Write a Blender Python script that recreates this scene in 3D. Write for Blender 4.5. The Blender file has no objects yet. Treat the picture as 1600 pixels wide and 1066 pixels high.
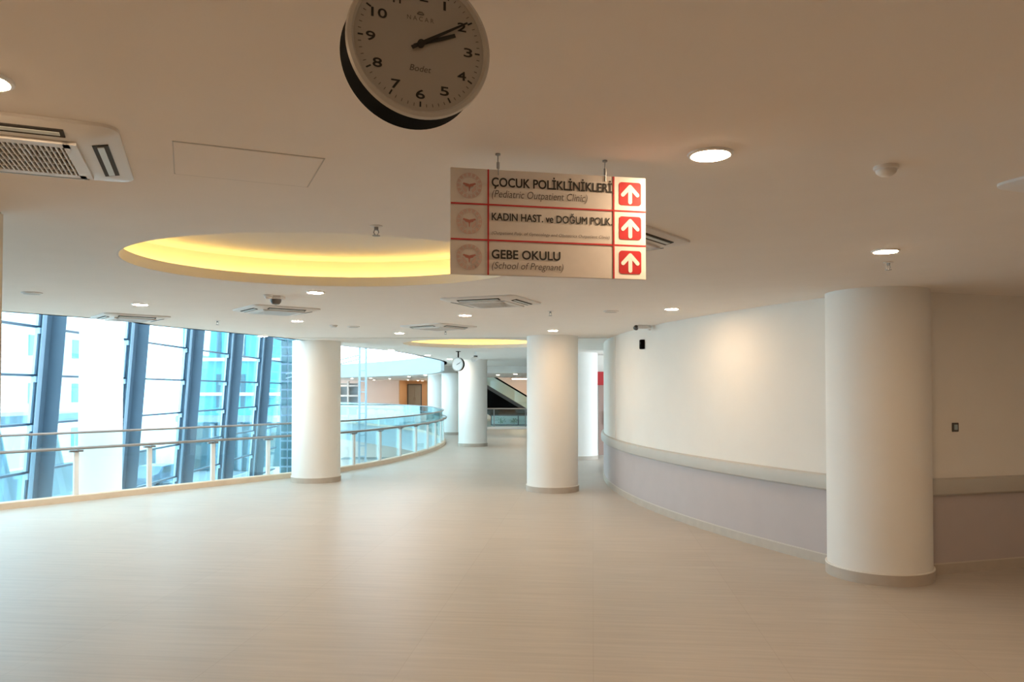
import bpy, bmesh, math, random
from mathutils import Vector, Matrix
from mathutils.geometry import tessellate_polygon
random.seed(7)
R = math.radians
scene = bpy.context.scene
COL = scene.collection

# ---------------------------------------------------------------- camera, world, exposure
FPX = 1200.0            # focal length in pixels of the 1600 px wide frame
EYE = 1.75
HOR = 609.0             # horizon row
PITCH = R(1.2)
cam_data = bpy.data.cameras.new('camera')
cam_data.sensor_fit = 'HORIZONTAL'
cam_data.sensor_width = 36.0
cam_data.lens = 36.0 * FPX / 1600.0
cam_data.shift_y = (HOR - FPX * math.tan(PITCH) - 533.0) / 1600.0
cam_data.clip_start = 0.05
cam_data.clip_end = 400
cam = bpy.data.objects.new('camera', cam_data)
COL.objects.link(cam)
cam.location = (0, 0, EYE)
cam.rotation_euler = (R(90) + PITCH, 0, 0)
scene.camera = cam

world = bpy.data.worlds.new('overcast_sky')
scene.world = world
world.use_nodes = True
bg = world.node_tree.nodes['Background']
bg.inputs['Color'].default_value = (0.70, 0.865, 1.0, 1)
bg.inputs['Strength'].default_value = 7.2

scene.view_settings.view_transform = 'Standard'
scene.view_settings.look = 'None'
scene.view_settings.gamma = 1
scene.view_settings.use_curve_mapping = False
scene.view_settings.exposure = 0.0
scene.cycles.max_bounces = 12
scene.cycles.diffuse_bounces = 6
scene.cycles.glossy_bounces = 4
scene.cycles.transmission_bounces = 8
scene.cycles.transparent_max_bounces = 24
scene.cycles.sample_clamp_indirect = 6.0
scene.cycles.use_denoising = True

LAMP = 268.0            # radiance of a ceiling downlight lens
LAMP_COL = (1.0, 0.70, 0.43)
COVE = 12.0
COVE_COL = (1.0, 0.65, 0.18)
CEIL = 2.678
CEIL_FAR = 2.40
SLAB_TOP = 2.98


# ---------------------------------------------------------------- materials
def mat(name, color, rough=0.6, metal=0.0, spec=0.5, noise=0.0, nscale=8.0, bump=0.0):
    m = bpy.data.materials.new(name)
    m.use_nodes = True
    nt = m.node_tree
    b = nt.nodes['Principled BSDF']
    b.inputs['Base Color'].default_value = (*color, 1)
    b.inputs['Roughness'].default_value = rough
    b.inputs['Metallic'].default_value = metal
    b.inputs['Specular IOR Level'].default_value = spec
    if noise or bump:
        tc = nt.nodes.new('ShaderNodeTexCoord')
        n = nt.nodes.new('ShaderNodeTexNoise')
        n.inputs['Scale'].default_value = nscale
        n.inputs['Detail'].default_value = 4
        nt.links.new(tc.outputs['Object'], n.inputs['Vector'])
        if noise:
            r = nt.nodes.new('ShaderNodeValToRGB')
            r.color_ramp.elements[0].position = 0.3
            r.color_ramp.elements[1].position = 0.7
            r.color_ramp.elements[0].color = (*[c * (1 - noise) for c in color], 1)
            r.color_ramp.elements[1].color = (*[min(1, c * (1 + noise)) for c in color], 1)
            nt.links.new(n.outputs['Fac'], r.inputs['Fac'])
            nt.links.new(r.outputs['Color'], b.inputs['Base Color'])
        if bump:
            bp = nt.nodes.new('ShaderNodeBump')
            bp.inputs['Strength'].default_value = bump
            bp.inputs['Distance'].default_value = 0.002
            nt.links.new(n.outputs['Fac'], bp.inputs['Height'])
            nt.links.new(bp.outputs['Normal'], b.inputs['Normal'])
    return m


def emit(name, color, strength):
    m = bpy.data.materials.new(name)
    m.use_nodes = True
    nt = m.node_tree
    nt.nodes.clear()
    o = nt.nodes.new('ShaderNodeOutputMaterial')
    e = nt.nodes.new('ShaderNodeEmission')
    e.inputs['Color'].default_value = (*color, 1)
    e.inputs['Strength'].default_value = strength
    nt.links.new(e.outputs[0], o.inputs['Surface'])
    return m


def glass(name, tint, refl=0.10, rough=0.02):
    m = bpy.data.materials.new(name)
    m.use_nodes = True
    nt = m.node_tree
    nt.nodes.clear()
    o = nt.nodes.new('ShaderNodeOutputMaterial')
    t = nt.nodes.new('ShaderNodeBsdfTransparent')
    t.inputs['Color'].default_value = (*tint, 1)
    g = nt.nodes.new('ShaderNodeBsdfGlossy')
    g.inputs['Color'].default_value = (0.95, 1, 1, 1)
    g.inputs['Roughness'].default_value = rough
    lw = nt.nodes.new('ShaderNodeLayerWeight')
    lw.inputs['Blend'].default_value = 0.25
    mul = nt.nodes.new('ShaderNodeMath')
    mul.operation = 'MULTIPLY_ADD'
    mul.inputs[1].default_value = 0.5
    mul.inputs[2].default_value = refl * 0.5
    mul.use_clamp = True
    mx = nt.nodes.new('ShaderNodeMixShader')
    nt.links.new(lw.outputs['Fresnel'], mul.inputs[0])
    nt.links.new(mul.outputs[0], mx.inputs['Fac'])
    nt.links.new(t.outputs[0], mx.inputs[1])
    nt.links.new(g.outputs[0], mx.inputs[2])
    nt.links.new(mx.outputs[0], o.inputs['Surface'])
    return m


def floor_material():
    m = bpy.data.materials.new('porcelain_floor_tile')
    m.use_nodes = True
    nt = m.node_tree
    b = nt.nodes['Principled BSDF']
    tc = nt.nodes.new('ShaderNodeTexCoord')
    mp = nt.nodes.new('ShaderNodeMapping')
    mp.inputs['Rotation'].default_value = (0, 0, R(6))
    nt.links.new(tc.outputs['Object'], mp.inputs['Vector'])
    br = nt.nodes.new('ShaderNodeTexBrick')
    br.offset = 0.0
    br.inputs['Color1'].default_value = (0.535, 0.480, 0.42, 1)
    br.inputs['Color2'].default_value = (0.515, 0.46, 0.40, 1)
    br.inputs['Mortar'].default_value = (0.46, 0.40, 0.345, 1)
    br.inputs['Scale'].default_value = 1.0
    br.inputs['Mortar Size'].default_value = 0.0025
    br.inputs['Mortar Smooth'].default_value = 0.3
    br.inputs['Brick Width'].default_value = 1.2
    br.inputs['Row Height'].default_value = 0.6
    nt.links.new(mp.outputs[0], br.inputs['Vector'])
    mp2 = nt.nodes.new('ShaderNodeMapping')
    mp2.inputs['Scale'].default_value = (0.8, 14.0, 1)
    nt.links.new(mp.outputs[0], mp2.inputs['Vector'])
    n = nt.nodes.new('ShaderNodeTexNoise')
    n.inputs['Scale'].default_value = 1.6
    n.inputs['Detail'].default_value = 6
    nt.links.new(mp2.outputs[0], n.inputs['Vector'])
    rp = nt.nodes.new('ShaderNodeMapRange')
    rp.inputs[1].default_value = 0.3
    rp.inputs[2].default_value = 0.7
    rp.inputs[3].default_value = 0.90
    rp.inputs[4].default_value = 1.06
    nt.links.new(n.outputs['Fac'], rp.inputs[0])
    mx = nt.nodes.new('ShaderNodeMix')
    mx.data_type = 'RGBA'
    mx.blend_type = 'MULTIPLY'
    mx.inputs['Factor'].default_value = 1.0
    nt.links.new(br.outputs['Color'], mx.inputs['A'])
    nt.links.new(rp.outputs[0], mx.inputs['B'])
    nt.links.new(mx.outputs['Result'], b.inputs['Base Color'])
    rr = nt.nodes.new('ShaderNodeMapRange')
    rr.inputs[3].default_value = 0.36
    rr.inputs[4].default_value = 0.46
    nt.links.new(n.outputs['Fac'], rr.inputs[0])
    nt.links.new(rr.outputs[0], b.inputs['Roughness'])
    b.inputs['Specular IOR Level'].default_value = 0.26
    return m


M = {}
M['floor'] = floor_material()
M['ceiling'] = mat('ceiling_paint', (0.90, 0.85, 0.80), 0.9, noise=0.01, nscale=3)
M['wall'] = mat('cream_wall_paint', (0.82, 0.78, 0.72), 0.75, noise=0.012, nscale=2.5)
M['peach'] = mat('peach_wall_paint', (0.78, 0.65, 0.57), 0.8, noise=0.02, nscale=1)
M['orange_wall'] = mat('ochre_wall_paint', (0.80, 0.60, 0.40), 0.8, noise=0.02, nscale=1)
M['column'] = mat('column_paint', (0.84, 0.81, 0.76), 0.6, noise=0.01, nscale=2)
M['vinyl'] = mat('lavender_grey_vinyl', (0.50, 0.435, 0.42), 0.6, noise=0.02, nscale=4)
M['bumper'] = mat('warm_grey_rail', (0.52, 0.49, 0.44), 0.5, noise=0.015, nscale=5)
M['skirting'] = mat('stone_skirting', (0.50, 0.43, 0.36), 0.4, noise=0.05, nscale=9)
M['trim_line'] = mat('pale_trim', (0.84, 0.80, 0.74), 0.5)
M['skirting_top'] = mat('skirting_top_edge', (0.62, 0.56, 0.49), 0.5)
M['kerb'] = mat('tan_stone_kerb', (0.74, 0.60, 0.45), 0.45, noise=0.04, nscale=6)
M['white'] = mat('white_metal', (0.84, 0.84, 0.82), 0.35)
M['white_plastic'] = mat('white_plastic', (0.78, 0.76, 0.74), 0.4)
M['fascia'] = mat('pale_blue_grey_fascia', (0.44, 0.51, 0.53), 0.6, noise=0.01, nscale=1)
M['slot'] = mat('dark_slot', (0.03, 0.025, 0.02), 0.7)
M['rail'] = mat('grey_rail_steel', (0.27, 0.255, 0.245), 0.4, metal=0.25)
M['flap'] = mat('pale_flap', (0.62, 0.68, 0.68), 0.35)
M['steel'] = mat('brushed_steel', (0.34, 0.35, 0.36), 0.42, metal=0.7, noise=0.03, nscale=20)
M['blue_steel'] = mat('blue_grey_painted_steel', (0.25, 0.37, 0.47), 0.45, noise=0.03, nscale=2)
M['dark_steel_and_shade'] = mat('dark_blue_steel_and_shade', (0.07, 0.12, 0.17), 0.45, noise=0.03, nscale=2)  # real dark steel, also painted shade on the facade column flanges
M['truss'] = mat('blue_grey_truss_paint', (0.30, 0.42, 0.50), 0.5)
M['frame_pale'] = mat('pale_blue_frame', (0.55, 0.72, 0.82), 0.45)
M['black'] = mat('black_plastic', (0.006, 0.006, 0.006), 0.85, spec=0.05)
M['dial'] = mat('shaded_clock_dial', (0.46, 0.43, 0.39), 0.5, spec=0.2)  # near clock's backlit shade is put into this darker grey
M['bezel'] = mat('clock_bezel', (0.56, 0.54, 0.50), 0.45)
M['ink'] = mat('black_ink', (0.02, 0.018, 0.016), 0.6)
M['grey_ink'] = mat('grey_ink', (0.12, 0.10, 0.09), 0.6)
M['sign'] = mat('brushed_sign_plate', (0.70, 0.66, 0.63), 0.35, metal=0.15, noise=0.02, nscale=30)
M['sign_white'] = mat('white_sign_plate', (0.86, 0.82, 0.79), 0.4)
M['red'] = mat('red_vinyl', (0.50, 0.022, 0.028), 0.45)
M['pale_red'] = mat('pale_red_print', (0.62, 0.46, 0.42), 0.5)
M['mid_red'] = mat('emblem_red_print', (0.44, 0.16, 0.13), 0.5)
M['arrow_white'] = mat('white_vinyl', (0.88, 0.86, 0.82), 0.45)
M['lens'] = emit('downlight_lens', LAMP_COL, LAMP)
M['led'] = emit('warm_led_strip', COVE_COL, COVE)
M['cove'] = mat('cove_paint', (0.80, 0.77, 0.73), 0.85)
M['switch'] = mat('grey_switch', (0.10, 0.095, 0.09), 0.35)
M['glass'] = glass('balustrade_glass', (0.86, 0.96, 0.97), 0.12)
M['facade_glass'] = glass('facade_glass', (0.86, 0.965, 0.99), 0.06)
M['dark_glass'] = mat('dark_teal_glass', (0.03, 0.12, 0.15), 0.08, spec=0.8)
M['teal_glass'] = mat('teal_curtain_glass', (0.06, 0.42, 0.55), 0.15, spec=0.8, noise=0.35, nscale=0.35)
M['ext_white'] = mat('white_render', (0.90, 0.92, 0.92), 0.8, noise=0.03, nscale=0.5)
M['ext_grey'] = mat('concrete_blue_grey', (0.32, 0.42, 0.48), 0.8, noise=0.06, nscale=1)
M['asphalt'] = mat('asphalt', (0.34, 0.40, 0.44), 0.85, noise=0.08, nscale=3)
M['ground'] = mat('pale_paving', (0.86, 0.86, 0.84), 0.85, noise=0.05, nscale=0.6)
M['door'] = mat('grey_door', (0.36, 0.44, 0.48), 0.5, noise=0.02, nscale=3)
M['leaf'] = mat('reflection_leaf_green', (0.10, 0.26, 0.14), 0.7, noise=0.3, nscale=10)
M['lower_floor'] = mat('lower_floor_tile', (0.60, 0.55, 0.48), 0.35, noise=0.03, nscale=2)
M['car'] = mat('blue_grey_car_paint', (0.10, 0.20, 0.30), 0.25, spec=0.7)


# ---------------------------------------------------------------- mesh builder
class MB:
    def __init__(self):
        self.v, self.f, self.mi = [], [], []

    def add(self, vs, fs, mi=0):
        o = len(self.v)
        self.v += [tuple(p) for p in vs]
        for f in fs:
            self.f.append([i + o for i in f])
            self.mi.append(mi)
        return self

    def box(self, c, s, rz=0.0, mi=0, mtx=None):
        x, y, z = s[0] / 2, s[1] / 2, s[2] / 2
        m = mtx if mtx is not None else Matrix.Rotation(rz, 3, 'Z')
        c = Vector(c)
        vs = [c + m @ Vector(p) for p in ((-x, -y, -z), (x, -y, -z), (x, y, -z), (-x, y, -z), (-x, -y, z), (x, -y, z), (x, y, z), (-x, y, z))]
        return self.add(vs, [(3, 2, 1, 0), (4, 5, 6, 7), (0, 1, 5, 4), (1, 2, 6, 5), (2, 3, 7, 6), (3, 0, 4, 7)], mi)

    def beam(self, p, q, w, h, mi=0):
        p, q = Vector(p), Vector(q)
        d = q - p
        L = d.length
        d.normalize()
        up = Vector((0, 0, 1)) if abs(d.z) < 0.95 else Vector((0, 1, 0))
        s = d.cross(up).normalized()
        u = s.cross(d)
        m = Matrix((d, s, u)).transposed()
        return self.box((p + q) / 2, (L, w, h), mtx=m, mi=mi)

    def lathe(self, prof, n=32, c=(0, 0, 0), mtx=None, mi=0, closed=False):
        """prof: list of (radius, z)"""
        c = Vector(c)
        vs, fs = [], []
        for (r, z) in prof:
            for k in range(n):
                a = 2 * math.pi * k / n
                p = Vector((r * math.cos(a), r * math.sin(a), z))
                if mtx is not None:
                    p = mtx @ p
                vs.append(c + p)
        m = len(prof)
        rng = range(m) if closed else range(m - 1)
        for i in rng:
            j = (i + 1) % m
            for k in range(n):
                l = (k + 1) % n
                fs.append((i * n + k, i * n + l, j * n + l, j * n + k))
        if not closed:
            if prof[0][0] > 1e-6:
                fs.append(tuple(range(n - 1, -1, -1)))
            if prof[-1][0] > 1e-6:
                fs.append(tuple((m - 1) * n + k for k in range(n)))
        return self.add(vs, fs, mi)

    def tube(self, pts, r, n=10, mi=0):
        pts = [Vector(p) for p in pts]
        vs, fs = [], []
        for i, p in enumerate(pts):
            d = (pts[min(i + 1, len(pts) - 1)] - pts[max(i - 1, 0)]).normalized()
            up = Vector((0, 0, 1)) if abs(d.z) < 0.9 else Vector((1, 0, 0))
            s = d.cross(up).normalized()
            u = s.cross(d)
            for k in range(n):
                a = 2 * math.pi * k / n
                vs.append(p + s * (r * math.cos(a)) + u * (r * math.sin(a)))
        for i in range(len(pts) - 1):
            for k in range(n):
                l = (k + 1) % n
                fs.append((i * n + k, i * n + l, (i + 1) * n + l, (i + 1) * n + k))
        fs.append(tuple(range(n - 1, -1, -1)))
        fs.append(tuple((len(pts) - 1) * n + k for k in range(n)))
        return self.add(vs, fs, mi)

    def prism(self, poly, z0, z1, mi=0, mi_side=None, holes=(), mtx=None):
        """vertical prism over a 2-D outline, with holes"""
        loops = [list(poly)] + [list(h) for h in holes]
        flat = [p for lp in loops for p in lp]
        tris = tessellate_polygon([[Vector((p[0], p[1], 0)) for p in lp] for lp in loops])
        n = len(flat)
        f3 = (lambda p: mtx @ Vector(p)) if mtx is not None else (lambda p: Vector(p))
        vs = [f3((p[0], p[1], z0)) for p in flat] + [f3((p[0], p[1], z1)) for p in flat]
        fs, mis = [], []
        for t in tris:
            a, b, c = t
            ar = (flat[b][0] - flat[a][0]) * (flat[c][1] - flat[a][1]) - (flat[b][1] - flat[a][1]) * (flat[c][0] - flat[a][0])
            if ar < 0:
                a, b, c = c, b, a
            fs.append((c, b, a)); mis.append(mi)
            fs.append((a + n, b + n, c + n)); mis.append(mi)
        o = 0
        for lp in loops:
            k = len(lp)
            for i in range(k):
                j = (i + 1) % k
                fs.append((o + i, o + j, o + j + n, o + i + n)); mis.append(mi if mi_side is None else mi_side)
            o += k
        base = len(self.v)
        self.v += [tuple(p) for p in vs]
        self.f += [[i + base for i in f] for f in fs]
        self.mi += mis
        return self

    def sweep(self, path, prof, mi=0, caps=True):
        """prof: list of (offset to the left of the path, z); closed section along a 2-D path"""
        nn = normals(path)
        vs, fs = [], []
        m = len(prof)
        for p, nv in zip(path, nn):
            for (o, z) in prof:
                vs.append((p[0] + nv[0] * o, p[1] + nv[1] * o, z))
        for i in range(len(path) - 1):
            for k in range(m):
                l = (k + 1) % m
                fs.append((i * m + k, i * m + l, (i + 1) * m + l, (i + 1) * m + k))
        if caps:
            fs.append(tuple(range(m - 1, -1, -1)))
            fs.append(tuple((len(path) - 1) * m + k for k in range(m)))
        return self.add(vs, fs, mi)

    def build(self, name, mats, parent=None, bevel=0.0, smooth=True, loc=None, rz=0.0):
        me = bpy.data.meshes.new(name)
        me.from_pydata(self.v, [], self.f)
        for m in (mats if isinstance(mats, (list, tuple)) else [mats]):
            me.materials.append(m)
        me.polygons.foreach_set('material_index', self.mi)
        bm = bmesh.new()
        bm.from_mesh(me)
        bmesh.ops.recalc_face_normals(bm, faces=bm.faces)
        if bevel:
            ed = [e for e in bm.edges if len(e.link_faces) == 2 and e.calc_face_angle(0) > R(50)]
            bmesh.ops.bevel(bm, geom=ed, offset=bevel, segments=2, affect='EDGES', clamp_overlap=True)
        bm.to_mesh(me)
        bm.free()
        if smooth:
            me.polygons.foreach_set('use_smooth', [True] * len(me.polygons))
            me.set_sharp_from_angle(angle=R(35))
        o = bpy.data.objects.new(name, me)
        COL.objects.link(o)
        if parent is not None:
            o.parent = parent
        if loc is not None:
            o.location = loc
        if rz:
            o.rotation_euler = (0, 0, rz)
        return o


def normals(path):
    out = []
    for i in range(len(path)):
        a = path[max(i - 1, 0)]
        b = path[min(i + 1, len(path) - 1)]
        d = Vector((b[0] - a[0], b[1] - a[1]))
        d.normalize()
        out.append((-d.y, d.x))
    return out


def offset(path, d):
    return [(p[0] + n[0] * d, p[1] + n[1] * d) for p, n in zip(path, normals(path))]


def catmull(pts, per=10):
    out = []
    P = [pts[0]] + list(pts) + [pts[-1]]
    for i in range(1, len(P) - 2):
        p0, p1, p2, p3 = [Vector(p) for p in P[i - 1:i + 3]]
        for k in range(per):
            t = k / per
            out.append(tuple(0.5 * ((2 * p1) + (p2 - p0) * t + (2 * p0 - 5 * p1 + 4 * p2 - p3) * t * t + (3 * p1 - p0 - 3 * p2 + p3) * t ** 3)))
    out.append(tuple(pts[-1]))
    return out


def resample(path, step):
    seg = [(Vector(path[i + 1]) - Vector(path[i])).length for i in range(len(path) - 1)]
    tot = sum(seg)
    n = max(2, round(tot / step))
    out, i, acc = [], 0, 0.0
    for k in range(n + 1):
        s = tot * k / n
        while i < len(seg) - 1 and acc + seg[i] < s:
            acc += seg[i]
            i += 1
        t = (s - acc) / seg[i]
        out.append(tuple(Vector(path[i]).lerp(Vector(path[i + 1]), min(1, t))))
    return out


def circle(cx, cy, rx, ry=None, n=96, rot=0.0):
    ry = rx if ry is None else ry
    c, s = math.cos(rot), math.sin(rot)
    out = []
    for k in range(n):
        a = 2 * math.pi * k / n
        x, y = rx * math.cos(a), ry * math.sin(a)
        out.append((cx + c * x - s * y, cy + s * x + c * y))
    return out


def rrect(w, h, r, n=6):
    out = []
    for (sx, sy, a0) in ((1, 1, 0), (-1, 1, 90), (-1, -1, 180), (1, -1, 270)):
        for k in range(n + 1):
            a = R(a0 + 90 * k / n)
            out.append((sx * (w / 2 - r) + r * math.cos(a), sy * (h / 2 - r) + r * math.sin(a)))
    return out


# ---------------------------------------------------------------- scene bookkeeping
def tag(o, label=None, cat=None, group=None, kind=None):
    if label: o['label'] = label
    if cat: o['category'] = cat
    if group: o['group'] = group
    if kind: o['kind'] = kind
    return o


def thing(name, label, cat, loc=(0, 0, 0), rz=0.0, group=None, kind=None):
    o = bpy.data.objects.new(name, None)
    o.empty_display_size = 0.1
    COL.objects.link(o)
    o.location = loc
    o.rotation_euler = (0, 0, rz)
    return tag(o, label, cat, group, kind)


def children_of(o):
    return [c for c in bpy.data.objects if c.parent == o]


def dup(root, loc, rz, label, group=None):
    def cp(o, parent):
        c = o.copy()
        COL.objects.link(c)
        c.parent = parent
        for ch in children_of(o):
            cp(ch, c)
        return c
    r = cp(root, None)
    r.location = loc
    r.rotation_euler = (0, 0, rz)
    r['label'] = label
    if group: r['group'] = group
    return r


def text_part(name, body, material, parent, x0, x1, base, cap, y, align='LEFT', bold=0.0, shear=0.0, ex=0.0006, rot=0.0):
    """lettering standing in the local XZ plane and facing -Y, fitted to the width x0..x1 and cap height"""
    cu = bpy.data.curves.new(name, 'FONT')
    cu.body = body
    cu.size = 1.0
    cu.shear = shear
    cu.extrude = 0.0
    cu.resolution_u = 4
    tmp = bpy.data.objects.new(name, cu)
    COL.objects.link(tmp)
    dg = bpy.context.evaluated_depsgraph_get()
    dg.update()
    me = bpy.data.meshes.new_from_object(tmp.evaluated_get(dg))
    bpy.data.objects.remove(tmp)
    xs = [v.co.x for v in me.vertices]
    w = max(xs) - min(xs)
    sz = cap / 0.70
    sx = (x1 - x0) / w if x1 is not None else sz
    xm = min(xs)
    if align == 'CENTER':
        xc = (max(xs) + min(xs)) / 2
    for v in me.vertices:
        lx = (v.co.x - (xc if align == 'CENTER' else xm)) * sx
        lz = v.co.y * sz
        v.co = Vector((x0 + lx, y, base + lz))
    if bold:
        r = bold * sz
        vs = [tuple(v.co) for v in me.vertices]
        fs = [tuple(p.vertices) for p in me.polygons]
        av, af = [], []
        for k in range(8):
            dx, dz = r * math.cos(k * math.pi / 4), r * math.sin(k * math.pi / 4)
            af += [tuple(i + len(av) for i in f) for f in fs]
            av += [(v[0] + dx, v[1] - 0.00002 * k, v[2] + dz) for v in vs]
        me = bpy.data.meshes.new(name)
        me.from_pydata(av, [], af)
    me.materials.clear()
    me.materials.append(material)
    me.name = name
    o = bpy.data.objects.new(name, me)
    COL.objects.link(o)
    o.parent = parent
    return o


# ---------------------------------------------------------------- plan: edge of the floor and of the ceiling round the atrium
near_floor = [(-13.6, 3.1), (-7.44, 11.17), (-6.07, 13.0), (-4.55, 15.05), (-3.6, 16.45), (-2.75, 19.0), (-2.22, 22.2)]
far_floor = [(-2.25, 26.0), (-3.25, 30.6), (-5.0, 34.6), (-7.6, 38.8), (-10.6, 43.0), (-13.6, 46.8)]
edge_floor = catmull(near_floor + far_floor, 8)
edge_floor = resample(edge_floor, 0.35)
near_ceil = [(-13.6, 0.2), (-6.09, 9.13), (-5.16, 11.25), (-4.05, 14.1), (-3.59, 16.4), (-2.88, 18.6), (-2.52, 21.6)]
far_ceil = [(-2.30, 26.0), (-3.05, 30.6), (-4.8, 34.6), (-7.4, 38.8), (-10.5, 43.0), (-13.6, 46.9)]
edge_ceil = resample(catmull(near_ceil + far_ceil, 8), 0.35)

# ---------------------------------------------------------------- floor
fl = [(-13.6, -6), (9, -6), (9, 62), (-13.6, 62)] + list(reversed(edge_floor))
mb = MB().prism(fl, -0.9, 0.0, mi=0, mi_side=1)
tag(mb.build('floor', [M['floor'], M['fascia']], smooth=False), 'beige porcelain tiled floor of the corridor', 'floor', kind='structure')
kb = MB().sweep(edge_floor, [(0, 0), (0, 0.09), (0.02, 0.10), (0.14, 0.10), (0.14, 0.0)])
tag(kb.build('trim_1', M['kerb']), 'tan stone kerb along the floor edge under the glass balustrade', 'kerb', kind='structure')
tag(MB().box((-7, 30, -4.3), (24, 66, 0.2)).build('floor_lower', M['lower_floor']), 'lower atrium floor seen down through the glass', 'floor', kind='structure')
tag(MB().box((-3, 60.5, -2.55), (24, 0.2, 3.3)).build('wall_lower', M['wall']), 'pale wall of the lower storey below the far gallery', 'wall', kind='structure')

# ---------------------------------------------------------------- ceiling with two round light coves
C1 = (-1.36, 5.70, 1.46, 1.20)
C2 = (-0.70, 15.65, 1.52, 1.55)
cl = [(-13.6, -6), (9, -6), (9, 41), (-5, 41), (-5, 62), (-13.6, 62)] + list(reversed(edge_ceil))
holes = [circle(*C1), circle(*C2)]
mb = MB().prism(cl, CEIL, CEIL + 0.075, holes=holes)
mb.prism(cl, SLAB_TOP - 0.02, SLAB_TOP + 0.1)
mb.sweep(edge_ceil, [(0, CEIL), (0, SLAB_TOP + 0.1), (-0.1, SLAB_TOP + 0.1), (-0.1, CEIL)])
tag(mb.build('ceiling', M['ceiling'], smooth=False), 'flat painted ceiling of the corridor', 'ceiling', kind='structure')

# lower ceiling of the far hall and its fascia round the atrium
far_edge = [p for p in edge_ceil if p[1] > 30]
clf = [(9, 30), (9, 41), (-5, 41), (-5, 62), (-13.6, 62)] + list(reversed(far_edge))
tag(MB().prism(clf, CEIL_FAR, CEIL - 0.002).build('ceiling_far', M['ceiling'], smooth=False), 'lowered white ceiling of the far hall', 'ceiling', kind='structure')
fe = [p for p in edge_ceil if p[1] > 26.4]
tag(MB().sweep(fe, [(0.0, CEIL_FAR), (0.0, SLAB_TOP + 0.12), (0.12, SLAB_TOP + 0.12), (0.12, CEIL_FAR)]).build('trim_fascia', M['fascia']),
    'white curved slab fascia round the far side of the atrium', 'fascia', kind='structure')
tag(MB().box((-1.1, 13.75, CEIL - 0.002), (5.9, 0.05, 0.006)).build('trim_2', M['skirting']), 'thin joint strip across the ceiling beyond the middle column', 'joint strip', kind='structure')


def cove(c, label):
    cx, cy, rx, ry = c
    t = thing('ceiling_cove', label, 'ceiling cove', (cx, cy, CEIL), 0, kind='thing', group='round light coves in the ceiling')
    n = 96

    def ring(e, z):
        return [(p[0], p[1], z) for p in circle(0, 0, rx + e, ry + e, n)]

    def loft(rings):
        b = MB()
        vs = [p for r in rings for p in r]
        fs = []
        for i in range(len(rings) - 1):
            for k in range(n):
                l = (k + 1) % n
                fs.append((i * n + k, i * n + l, (i + 1) * n + l, (i + 1) * n + k))
        return b.add(vs, fs)
    loft([ring(0.0, 0.0), ring(-0.012, 0.0), ring(-0.012, 0.082), ring(0.02, 0.082), ring(0.02, 0.03)]).build('lip', M['cove'], t)
    w = loft([ring(0.02, 0.076), ring(0.20, 0.076), ring(0.20, 0.255), ring(0.17, 0.27)])
    w.add([(p[0], p[1], 0.27) for p in circle(0, 0, rx + 0.17, ry + 0.17, n)], [tuple(range(n))])
    w.build('recess', M['cove'], t)
    loft([ring(0.115, 0.078), ring(0.115, 0.090), ring(0.145, 0.090), ring(0.145, 0.078)]).build('light_strip', M['led'], t)
    return t


cove(C1, 'large round ceiling recess glowing yellow behind the hanging direction sign')
cove(C2, 'small far round ceiling recess glowing yellow beside the middle column')

# ---------------------------------------------------------------- walls
WC, WR = (16.16, 13.9), 14.4


def arc_pt(y):
    return (WC[0] - math.sqrt(WR * WR - (y - WC[1]) ** 2), y)


wall_path = [arc_pt(7.05 + 0.2 * k) for k in range(56)]          # runs away from the camera, room on its left
wall2_path = [(8.5, 8.62), (3.62, 7.19)]                         # room on its left
wall2_path = [tuple(Vector(wall2_path[0]).lerp(Vector(wall2_path[1]), k / 8)) for k in range(9)]


def dressed_wall(path, name, label, rail_label, end_caps):
    w = MB().sweep(path, [(0, 0), (0, CEIL), (-0.2, CEIL), (-0.2, 0)]).build(name, M['wall'])
    tag(w, label, 'wall', kind='structure')
    v = MB().sweep(path, [(0.004, 0.1), (0.004, 0.80), (-0.01, 0.80), (-0.01, 0.1)])
    v.build('wainscot', M['vinyl'], w)
    s = MB().sweep(path, [(0.012, 0.0), (0.012, 0.095), (-0.01, 0.095), (-0.01, 0)]).build('skirting', M['skirting'], w)
    MB().sweep(path, [(0.014, 0.095), (0.014, 0.106), (-0.01, 0.106), (-0.01, 0.095)]).build('trim_line', M['skirting_top'], w)
    r = thing('crash_rail', rail_label, 'wall rail', (0, 0, 0))
    prof = [(0.0, 0.745), (0.030, 0.745), (0.050, 0.762), (0.055, 0.80), (0.055, 0.865), (0.045, 0.895), (0.02, 0.908), (0.0, 0.908)]
    MB().sweep(path[end_caps[0]:end_caps[1]], prof).build('rail_cover', M['bumper'], r)
    for i in end_caps:
        k = i if i is not None else (len(path) - 1 if i is None else 0)
        q = path[-1] if i is None else path[max(0, i)]
        j = len(path) - 1 if i is None else i
        a = path[min(j + 1, len(path) - 1)]
        b = path[max(j - 1, 0)]
        d = Vector((a[0] - b[0], a[1] - b[1])).normalized()
        nv = Vector((-d.y, d.x))
        c = Vector(q) + nv * 0.030
        MB().box((c.x, c.y, 0.826), (0.02, 0.062, 0.168), rz=math.atan2(d.y, d.x)).build('end_cap', M['bumper'], r, bevel=0.006)
    return w


dressed_wall(wall_path, 'wall_right', 'long curved cream wall with grey wainscot along the corridor', 'beige grey crash rail along the curved wall left of the big column', (2, 54))
dressed_wall(wall2_path, 'wall_right_near', 'shaded cream wall to the right of the big column', 'grey crash rail on the shaded wall right of the big column', (0, None))
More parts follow.
